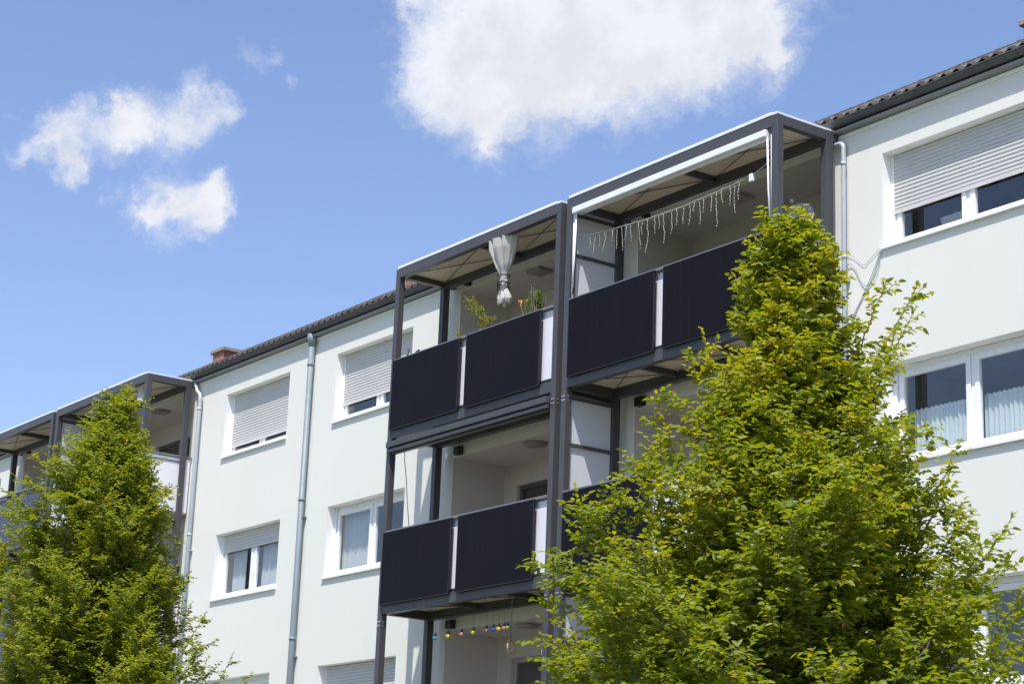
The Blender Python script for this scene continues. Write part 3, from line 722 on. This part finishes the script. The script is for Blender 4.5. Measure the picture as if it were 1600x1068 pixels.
for (tx, tz) in ((3.50, 7.37), (3.62, 7.25), (3.78, 7.20), (3.92, 7.12), (4.00, 7.0), (4.22, 6.90), (3.72, 7.30)):
    pts = [(4.07, -.86, 5.9), (4.10, -.88, 6.5), (4.10+(tx-4.1)*.35, -.9, 6.55+(tz-6.55)*.5), (tx, -.92, tz)]
    sm.tube(pts, [.008, .007, .005, .002], 5)
    for q in range(26):
        u = rs.rand()**.7; a, b = Vector(pts[2]), Vector(pts[3]); p = a.lerp(b, u)+Vector(rs.normal(0, .025, 3)); an.append((tuple(p), tuple(rs.normal(0, 1, 3)+np.array([-.5, -.1, .3]))))
    for q in range(12):
        u = rs.rand(); a, b = Vector(pts[1]), Vector(pts[2]); p = a.lerp(b, u)+Vector(rs.normal(0, .03, 3)); an.append((tuple(p), tuple(rs.normal(0, 1, 3))))
sm.build('stem', M['twigbare'], T); leafcloud('leaves', M['bambooleaf'], T, an, .085, .024, rs, .4)
T = thing('potted_shrub', 'dense dark green shrub beside an orange bloom on the curtain balcony', 'plant', (5.3, -.9, 5.6))
MB().tube([(5.3, -.85, 5.6), (5.3, -.85, 5.95)], [.13, .17], 16).build('pot', M['soil'], T)
sm = MB(); an = []
for q in range(44):
    tx = rs.uniform(5.06, 5.50); h = 1-abs(tx-5.3)/.36; tz = 6.78+.40*max(0.1, h)*rs.uniform(.5, 1.05)
    sm.tube([(5.3, -.86, 5.9), (5.3+(tx-5.3)*.4, -.88, 6.35), (tx, -.9+rs.uniform(-.1, .1), tz)], [.006, .005, .002], 5)
    for w in range(26):
        u = rs.uniform(.35, 1); a = Vector((5.3+(tx-5.3)*.4, -.88, 6.35)); b = Vector((tx, -.9, tz)); p = a.lerp(b, u)+Vector(rs.normal(0, .022, 3)); an.append((tuple(p), tuple(rs.normal(0, 1, 3)+np.array([0, 0, .7]))))
sm.build('stem', M['twigbare'], T); leafcloud('leaves', M['plantleaf'], T, an, .05, .024, rs, .1)
fb = MB()
for q in range(9): fb.ball((5.0+rs.normal(0, .022), -.93+rs.normal(0, .02), 6.95+rs.normal(0, .03)), .016, .016, .016, 6, 5)
fb.build('flower', M['flower'], T)
T = thing('small_trailing_plant', 'small light green plant peeking over the rail between the two top solar panels', 'plant', (3.5, -.95, 6.5))
an = [((3.5+rs.normal(0, .05), -1.02+rs.normal(0, .03), 6.68+abs(rs.normal(0, .05))), tuple(rs.normal(0, 1, 3)+np.array([0, 0, .5]))) for q in range(60)]
leafcloud('leaves', M['bambooleaf'], T, an, .05, .025, rs, .2)
MB().tube([(3.5, -1.02, 6.46), (3.5, -1.02, 6.62)], [.05, .06], 12).build('pot', M['soil'], T)
T = thing('twig_ornament', 'tiny dark twiggy ornament standing on the top railing by the left post', 'ornament', (2.2, -1.1, 6.645))
mb = MB(); 
for (a, b) in (((2.20, 6.645), (2.20, 6.73)), ((2.20, 6.69), (2.17, 6.78)), ((2.20, 6.70), (2.23, 6.77)), ((2.26, 6.645), (2.29, 6.70)), ((2.12, 6.66), (2.30, 6.66))): mb.tube([(a[0], -1.1, a[1]), (b[0], -1.1, b[1])], .005, 5)
mb.ball((2.18, -1.1, 6.665), .035, .02, .02).build('figure', M['black'], T)
T = thing('railing_clamp_ornament', 'small dark lump ornament on the top railing right of the twig ornament', 'ornament', (2.46, -1.1, 6.645))
MB().ball((2.46, -1.1, 6.665), .05, .025, .022).ball((2.50, -1.1, 6.68), .02, .02, .018).build('figure', M['black'], T)

# ------------------------------------------------------------------ hanging garland ornaments and rings
ORN = [(3.132, 'teal', 'teal bird ornament hanging left of the garden row, nearest the rear post'), (3.489, 'yellow', 'bright yellow round ornament, second from the left in the hanging row'), (3.843, 'pink', 'pinkish bird ornament hanging between the yellow and the lime ones'), (4.142, 'lime', 'lime green ornament hanging in the middle of the row'), (4.485, 'taupe', 'small brown grey ornament hanging left of the blue one'), (4.654, 'blue', 'deep blue ornament in the hanging row'), (4.791, 'ochre', 'ochre yellow ornament hanging just right of the blue one'), (4.921, 'orange', 'orange red ornament near the right end of the hanging row'), (5.005, 'green', 'green ornament at the right end of the hanging row')]
for x, c, lb in ORN:
    z = 2.10
    T = thing('hanging_ornament', lb, 'ornament', (x, -.95, z), 'ornaments hung in a row from the lowest visible ceiling')
    sc = .68 if c == 'taupe' else .85
    b = MB().ball((x, -.95, z-.018), .042*sc, .02, .040*sc, 12, 8)
    b.add([(x-.045*sc, -.955, z-.02), (x-.085*sc, -.955, z+.0), (x-.04*sc, -.955, z+.02), (x-.045*sc, -.945, z-.02), (x-.085*sc, -.945, z+.0), (x-.04*sc, -.945, z+.02)], [(0, 2, 1), (3, 4, 5), (0, 1, 4, 3), (1, 2, 5, 4)])
    b.build('body', M['orn_'+c], T)
    MB().ball((x+.022*sc, -.95, z+.028), .018*sc, .016, .02*sc, 8, 6).ball((x+.03*sc, -.95, z+.05), .008, .008, .02, 6, 5).ball((x-.01, -.95, z+.035), .008, .008, .022, 6, 5).build('head', M['black'], T)
    MB().tube([(x, -.95, z+.02), (x+.004, -.95, 2.55)], .0022, 4).build('string', M['wire'], T)
for x, y, z, lb in ((4.887, -.8, 1.83, 'pale wooden gymnastic ring hanging by the door of the lowest balcony'), (5.62, -.72, 1.70, 'wooden gymnastic ring partly behind the front post of the lowest balcony')):
    T = thing('gymnastic_ring', lb, 'ring', (x, y, z), 'pair of gymnastic rings')
    MB().torus((x, y, z), (.98, .55, .0), .095, .014, 28, 10).build('ring', M['wood'], T)
    MB().box(x-.010, x+.010, y-.002, y+.002, z+.095, 2.54).build('strap', M['handrail'], T)
T = thing('hanging_cable', 'thin black cable sagging from the awning cassette to the middle railing', 'cable', (1.9, -.9, 5.1))
MB().tube([(1.95, -.92, 5.22), (1.97, -.92, 5.0), (2.03, -.91, 4.7), (2.10, -.91, 4.3), (2.17, -.9, 3.9)], .006, 6).build('cable', M['wire'], T)
T = thing('washing_line_hooks', 'two small white hooks fixed to the wall on the middle floor of the central stack', 'hook', (1.82, -.01, 5.1))
MB().tube([(1.78, -.012, 5.20), (1.80, -.02, 5.13), (1.77, -.012, 5.04)], .006, 5).tube([(1.86, -.012, 5.21), (1.84, -.02, 5.14), (1.86, -.012, 5.02)], .006, 5).build('hook', M['whiteplastic'], T)

# ------------------------------------------------------------------ cables on the right wall
def cable(pts, lb, r_=.0055):
    T = thing('wall_cable', lb, 'cable', pts[0], 'loose cables hanging on the wall by the right downpipe')
    P_ = [Vector(p) for p in pts]; out = []
    for i in range(len(P_)-1):
        p0 = P_[max(i-1, 0)]; p1 = P_[i]; p2 = P_[i+1]; p3 = P_[min(i+2, len(P_)-1)]
        for t in np.linspace(0, 1, 6)[:-1]:
            out.append(.5*((2*p1)+(p2-p0)*t+(2*p0-5*p1+4*p2-p3)*t*t+(3*p1-p0-3*p2+p3)*t**3))
    out.append(P_[-1]); MB().tube(out, r_, 6).build('cable', M['cable'], T)
cable([(10.90, -.04, 6.31), (10.95, -.025, 6.35), (11.005, -.02, 6.325), (11.064, -.02, 6.253), (11.147, -.02, 6.093), (11.247, -.02, 5.993), (11.365, -.02, 6.043), (11.46, -.02, 6.20), (11.501, -.02, 6.40)], 'thick looped cable from the downpipe to the window sill corner', .005)
cable([(11.50, -.015, 6.418), (11.40, -.015, 6.22), (11.264, -.015, 6.002), (11.126, -.015, 5.80), (11.0, -.015, 5.62), (10.9, -.015, 5.3)], 'grey cable running steeply down from the sill corner behind the foliage', .004)
cable([(11.49, -.012, 6.37), (11.37, -.012, 6.12), (11.25, -.012, 5.93), (11.05, -.012, 5.68), (10.95, -.012, 5.4)], 'faint thin cable beside the steep one below the sill corner', .004)
cable([(10.896, -.03, 6.54), (11.05, -.02, 6.42), (11.2, -.015, 6.28), (11.3, -.015, 6.33), (11.48, -.015, 6.43)], 'thinnest pale cable sagging between the downpipe clip and sill corner', .003)

# ------------------------------------------------------------------ curtains inside windows
def curtain(x0, x1, z0, z1, y, lb, m_, folds=16, amp=.016, seed=1, scallop=.0):
    T = thing('window_curtain', lb, 'curtain', ((x0+x1)/2, y, z1))
    rr = np.random.RandomState(seed); nx_, nz_ = 120, 14; vs = []
    ph_ = rr.rand(4)*6
    for j in range(nz_+1):
        t = j/nz_; z_ = z1+(z0-z1)*t
        for i in range(nx_+1):
            u = i/nx_; a = folds*2*math.pi*(u+.02*math.sin(5*u+ph_[0]))
            yy = y+amp*(.6+.4*t)*math.sin(a)+amp*.4*math.sin(a*.37+ph_[1]+t)
            vs.append((x0+(x1-x0)*u, yy, z_+(scallop*abs(math.sin(a/2)) if j == 0 else 0)+(.006*math.sin(a*.5) if j == nz_ else 0)))
    n1 = nx_+1
    MB().add(vs, [(j*n1+i, j*n1+i+1, (j+1)*n1+i+1, (j+1)*n1+i) for j in range(nz_) for i in range(nx_)], True).build('cloth', m_, T)
    MB().tube([(x0-.02, y, z1-.02), (x1+.02, y, z1-.02)], .006, 6).build('rod', M['whiteplastic'], T)
curtain(11.72, 12.70, 3.74, 4.33, .31, 'short lace cafe curtain in the left pane of the right middle window', M['lace'], 13, seed=2, scallop=.02)
curtain(12.86, 13.86, 3.74, 4.33, .31, 'short lace cafe curtain in the right pane of the right middle window', M['lace'], 13, seed=3, scallop=.02)
curtain(-1.86, -.72, 3.70, 4.86, .33, 'long sheer curtain in the left pane of the window behind the central stack post', M['sheer'], 11, .02, seed=4)
curtain(-6.0, -5.45, 3.70, 4.86, .34, 'grey sheer curtain at the left edge of the half shuttered middle window', M['sheer'], 7, .02, seed=5)
curtain(-4.80, -3.75, 3.70, 4.86, .34, 'grey drape behind the right pane of the half shuttered middle window', M['sheer'], 13, .02, seed=6)
curtain(12.1, 12.55, 6.44, 6.8, .45, 'pale cloth low behind the left pane of the top right window', M['sheer'], 3, .01, seed=8)
T = thing('windowsill_plant', 'small green plant behind the right pane of the top right window', 'plant', (13.5, .42, 6.45))
MB().tube([(13.5, .42, 6.45), (13.5, .42, 6.55)], [.05, .06], 12).build('pot', M['panelwhite'], T)
leafcloud('leaves', M['plantleaf'], T, [((13.5+rs.normal(0, .07), .42+rs.normal(0, .04), 6.62+abs(rs.normal(0, .05))), tuple(rs.normal(0, 1, 3)+np.array([0, 0, .6]))) for q in range(120)], .06, .03, rs, .1)

# ------------------------------------------------------------------ trees
def lerp_tab(tab, h):
    if h <= tab[0][0]: return tab[0][1:]
    for a, b in zip(tab[:-1], tab[1:]):
        if h <= b[0]:
            u = (h-a[0])/(b[0]-a[0]); return tuple(a[i]*(1-u)+b[i]*u for i in range(1, len(a)))
    return tab[-1][1:]
RV = np.array([math.cos(YAW), math.sin(YAW), 0]); UP = np.array([0, 0, 1.])
def tree(base, top, tab, label, seed, nprim, spacing, L, W, shoots, rise=1.45, leader_off=(0, 0), yellow=.0):
    rn = np.random.RandomState(seed)
    T = thing('hornbeam_tree', label, 'tree', (base[0], base[1], GZ))
    bx, by = base; zt = top
    def axis(z):
        u = (z-GZ)/(zt-GZ); w = .05*math.sin(3.1*u+seed)+.03*math.sin(8*u+seed*2)
        return np.array([bx+w*(1-u*.2), by+w*.6, z])
    tm = MB()
    zs = np.linspace(GZ, zt-.05, 26)
    tm.tube([tuple(axis(z)) for z in zs], [max(.004, .14*(1-(z-GZ)/(zt-GZ))**.9) for z in zs], 10)
    tw = []      # twig polylines (pts) that carry leaves
    def perp(v):
        a = rn.normal(0, 1, 3); a -= v*np.dot(a, v); return a/np.linalg.norm(a)
    def limb(start, d0, length, r0, ns, lift, level, size=1.0):
        # curved limb; returns points
        n = max(4, int(length/.10)); p = start.copy(); d = d0/np.linalg.norm(d0); pts = [p.copy()]
        for i in range(n):
            d = d + UP*lift/n + rn.normal(0, .035, 3); d /= np.linalg.norm(d); p = p+d*length/n; pts.append(p.copy())
        return pts
    ga = rn.rand()*6.28
    zmax = zt-.12; zmin = -2.2
    for i in range(nprim):
        u = (i+.5)/nprim
        h_end = (zt-zmin)*(u**1.25)*1.0       # depth below the top where the limb ends
        ze = zt-h_end
        ga += 2.399963+rn.uniform(-.35, .35)
        dh = np.array([math.cos(ga), math.sin(ga), 0]); s = float(np.dot(dh, RV))
        rl, rr = lerp_tab(tab, h_end); Rr = rl*(1-s)/2+rr*(1+s)/2
        Rr *= rn.uniform(.62, 1.10)
        if rn.rand() < .30: Rr *= .6
        z0 = ze-Rr*rise*rn.uniform(.8, 1.15)
        z0 = max(z0, zmin-.3)
        st = axis(z0); en = axis(ze)+dh*Rr
        # curved path: leaves steeply, bends outwards then up
        L_ = np.linalg.norm(en-st); n = max(5, int(L_/.12)); pts = []
        lat = np.cross(dh, UP)*rn.normal(0, .10)*Rr; drop = rn.uniform(-.06, .14)*Rr
        for k in range(n+1):
            t = k/n; p = st*(1-t)+en*t; p = p + lat*math.sin(math.pi*t) - UP*drop*math.sin(math.pi*t) + rn.normal(0, .010, 3)*(k > 0)
            pts.append(p)
        r0 = .006+.012*L_
        tm.tube([tuple(p) for p in pts], [max(.003, r0*(1-k/(n+.5))) for k in range(n+1)], 6, False)
        # side twigs
        d_ax = (en-st)/L_
        nt = int(L_/spacing*1.5); 
        for q in range(nt):
            t = .22+.78*((q+rn.rand())/nt); 
            k = t*n; k0 = min(int(k), n-1); p = pts[k0]*(1-(k-k0))+pts[k0+1]*(k-k0)
            dd = perp(d_ax)*1.0; dd[2] *= .45; dd = dd+d_ax*rn.uniform(.35, 1.0)+UP*rn.uniform(-.15, .3)
            ln = rn.uniform(.18, .48)*(1.1-.55*t)*(1+.25*min(L_, 2))
            tp = limb(p, dd, ln, .003, 4, rn.uniform(-.2, .55), 2)
            tw.append(tp)
            if ln > .28:
                for z_ in range(rn.randint(1, 4)):
                    p2 = tp[rn.randint(1, len(tp)-1)]; d2 = (tp[-1]-tp[0]); d2 /= np.linalg.norm(d2); d2 = d2+perp(d2)*.9; d2[2] *= .6
                    tw.append(limb(p2, d2, ln*rn.uniform(.35, .6), .002, 3, rn.uniform(-.3, .2), 3))
        tw.append(pts[-4:]); 
    # leader top
    tpz = [axis(z) for z in np.linspace(zt-.7, zt-.1, 8)]; tw.append(tpz)
    for (px0, pz0, px1, pz1, yo) in shoots:      # long single shoots that stick out: lateral offset along RV, height
        a = axis(pz0)+RV*px0; b_ = axis(pz1)+RV*px1+np.array([0, yo, 0]); n = 12; pts = []
        for k in range(n+1):
            t = k/n; p = a*(1-t)+b_*t - UP*.06*math.sin(math.pi*t)*np.linalg.norm(b_-a) + rn.normal(0, .008, 3); pts.append(p)
        tm.tube([tuple(p) for p in pts], [max(.003, .014*(1-k/(n+1))) for k in range(n+1)], 6, False)
        Ls = np.linalg.norm(b_-a); dax = (b_-a)/Ls
        for q in range(int(Ls/.055)):
            t = .12+.88*rn.rand(); k = t*n; k0 = min(int(k), n-1); p = pts[k0]
            dd = perp(dax); dd[2] *= .5; dd = dd+dax*rn.uniform(.5, 1.1)
            tw.append(limb(p, dd, rn.uniform(.14, .34)*(1.2-.6*t), .002, 3, rn.uniform(-.2, .3), 3))
        tw.append(pts[-5:])
    tmo = tm.build('trunk', M['bark'], T)
    # twigs geometry (thin three sided) and leaves
    tg = MB(); LP = []; LD = []; LT = []
    for tp in tw:
        tg.tube([tuple(p) for p in tp], [max(.0012, .0035*(1-k/len(tp))) for k in range(len(tp))], 3, False)
        tp = np.array(tp); seg = np.linalg.norm(np.diff(tp, axis=0), axis=1); tot = seg.sum(); cum = np.concatenate([[0], np.cumsum(seg)])
        nl = max(3, int(tot/.026)); side = 1; tv = rn.rand()
        for q in range(nl):
            sdist = tot*(.12+.88*(q+rn.rand()*.5)/nl); k = min(np.searchsorted(cum, sdist, side='right')-1, len(seg)-1); k = max(k, 0)
            uu = (sdist-cum[k])/max(seg[k], 1e-6); p = tp[k]*(1-uu)+tp[k+1]*uu; d = (tp[k+1]-tp[k])/max(seg[k], 1e-6)
            s_ = np.cross(d, UP); nn_ = np.linalg.norm(s_); s_ = s_/nn_ if nn_ > .1 else perp(d)
            side = -side
            ld = d*rn.uniform(.35, .9)+s_*side*rn.uniform(.7, 1.2)+rn.normal(0, .22, 3)
            LP.append(p); LD.append(ld); LT.append(tv)
    tg.build('twigs', M['twigbare'], tmo)
    LP = np.array(LP); LD = np.array(LD); LT = np.array(LT)
    hgt = (LP[:, 2]-(-1.5))/(zt+1.5)
    cl_ = .5+.5*np.sin(LP[:, 0]*2.3+seed)*np.sin(LP[:, 1]*2.9+1)*np.sin(LP[:, 2]*2.1+2)
    tint = .10+.34*LT+.28*cl_+yellow*np.clip(hgt, 0, 1)+rn.normal(0, .10, len(LP)); tint = np.clip(tint, 0, .92)
    br = rn.rand(len(LP)) < .0022; tint[br] = 1.0
    leaves_np('crown', M['leaf'], T, LP, LD, L, W, rn, .40, tint)
    print('tree leaves', len(LP), 'twigs', len(tw))
    return T
tabR = [(0, .05, .05), (.15, .20, .22), (.45, .28, .36), (.85, .32, .46), (1.2, .46, .78), (1.75, .72, 1.10), (2.2, 1.2, 1.28), (2.6, 1.78, 1.42), (3.15, 2.0, 1.52), (3.4, 2.05, 2.1), (3.8, 2.15, 2.65), (5.5, 2.3, 2.9), (6.4, 1.2, 1.2)]
tabL = [(0, .05, .05), (.36, .26, .34), (.83, .80, .55), (1.4, 1.25, .78), (1.77, 1.38, .88), (2.5, 1.68, 1.02), (3.3, 1.75, 1.25), (3.7, 1.8, 1.5), (4.4, 1.9, 1.75), (5.5, 2.0, 1.9), (7.3, 1.2, 1.2)]
tree((16.23, -6.0), 4.10, tabR, 'large yellow green hornbeam in front of the right hand balconies and wall', 21, 310, .058, .076, .040,
     [(.25, 2.2, 1.0, 3.72, .2), (.5, 2.0, 1.18, 3.25, -.3), (-.2, 2.2, -.45, 3.4, .1), (-.5, 1.6, -.85, 3.0, .0), (-.9, .9, -1.30, 2.45, .2), (-1.3, .1, -1.85, 1.75, 0), (-1.5, -.4, -2.20, 1.15, 0), (.7, .3, 2.05, 1.62, -.2), (.8, .0, 1.75, 1.35, .2), (.9, -.4, 2.25, .95, 0), (.9, -.8, 2.35, .55, .1), (-1.3, -.9, -2.5, -.02, 0), (.1, 3.2, .08, 4.36, 0), (.3, 2.4, .78, 3.70, .1), (.4, 2.2, 1.12, 3.45, .0), (-.4, 1.9, -.82, 3.22, .1), (-.7, 1.3, -1.22, 2.62, .1), (1.0, -.9, 2.2, .9, .2), (1.0, -1.2, 2.5, .45, .2), (1.1, -1.4, 2.45, .15, -.2), (1.0, -1.0, 1.95, 1.05, .3), (.9, -.8, 1.7, 1.05, -.3), (.6, .8, 1.42, 2.3, .1), (.6, .5, 1.5, 1.9, -.2), (1.2, -.6, 2.1, .75, .4), (1.0, -.9, 1.9, .25, -.4)], yellow=.22)
tree((2.37, -6.0), 5.00, tabL, 'dense darker green hornbeam in front of the left hand balconies', 8, 290, .056, .068, .035,
     [(.5, 0.5, 1.35, 2.05, .1), (.8, -.3, 1.85, 1.50, 0), (.8, -.6, 1.95, 1.25, .2), (-.3, 2.7, -.78, 4.15, 0), (-.6, 2.0, -1.35, 3.35, .1), (.3, 2.8, .62, 4.1, 0), (-.2, 3.0, -.55, 4.35, .1), (-.7, 1.6, -1.5, 2.95, 0), (.4, 1.9, .95, 3.1, .1), (-.9, 1.0, -1.75, 2.5, 0), (.5, 1.2, 1.15, 2.5, -.1)], yellow=.16)
print('done')
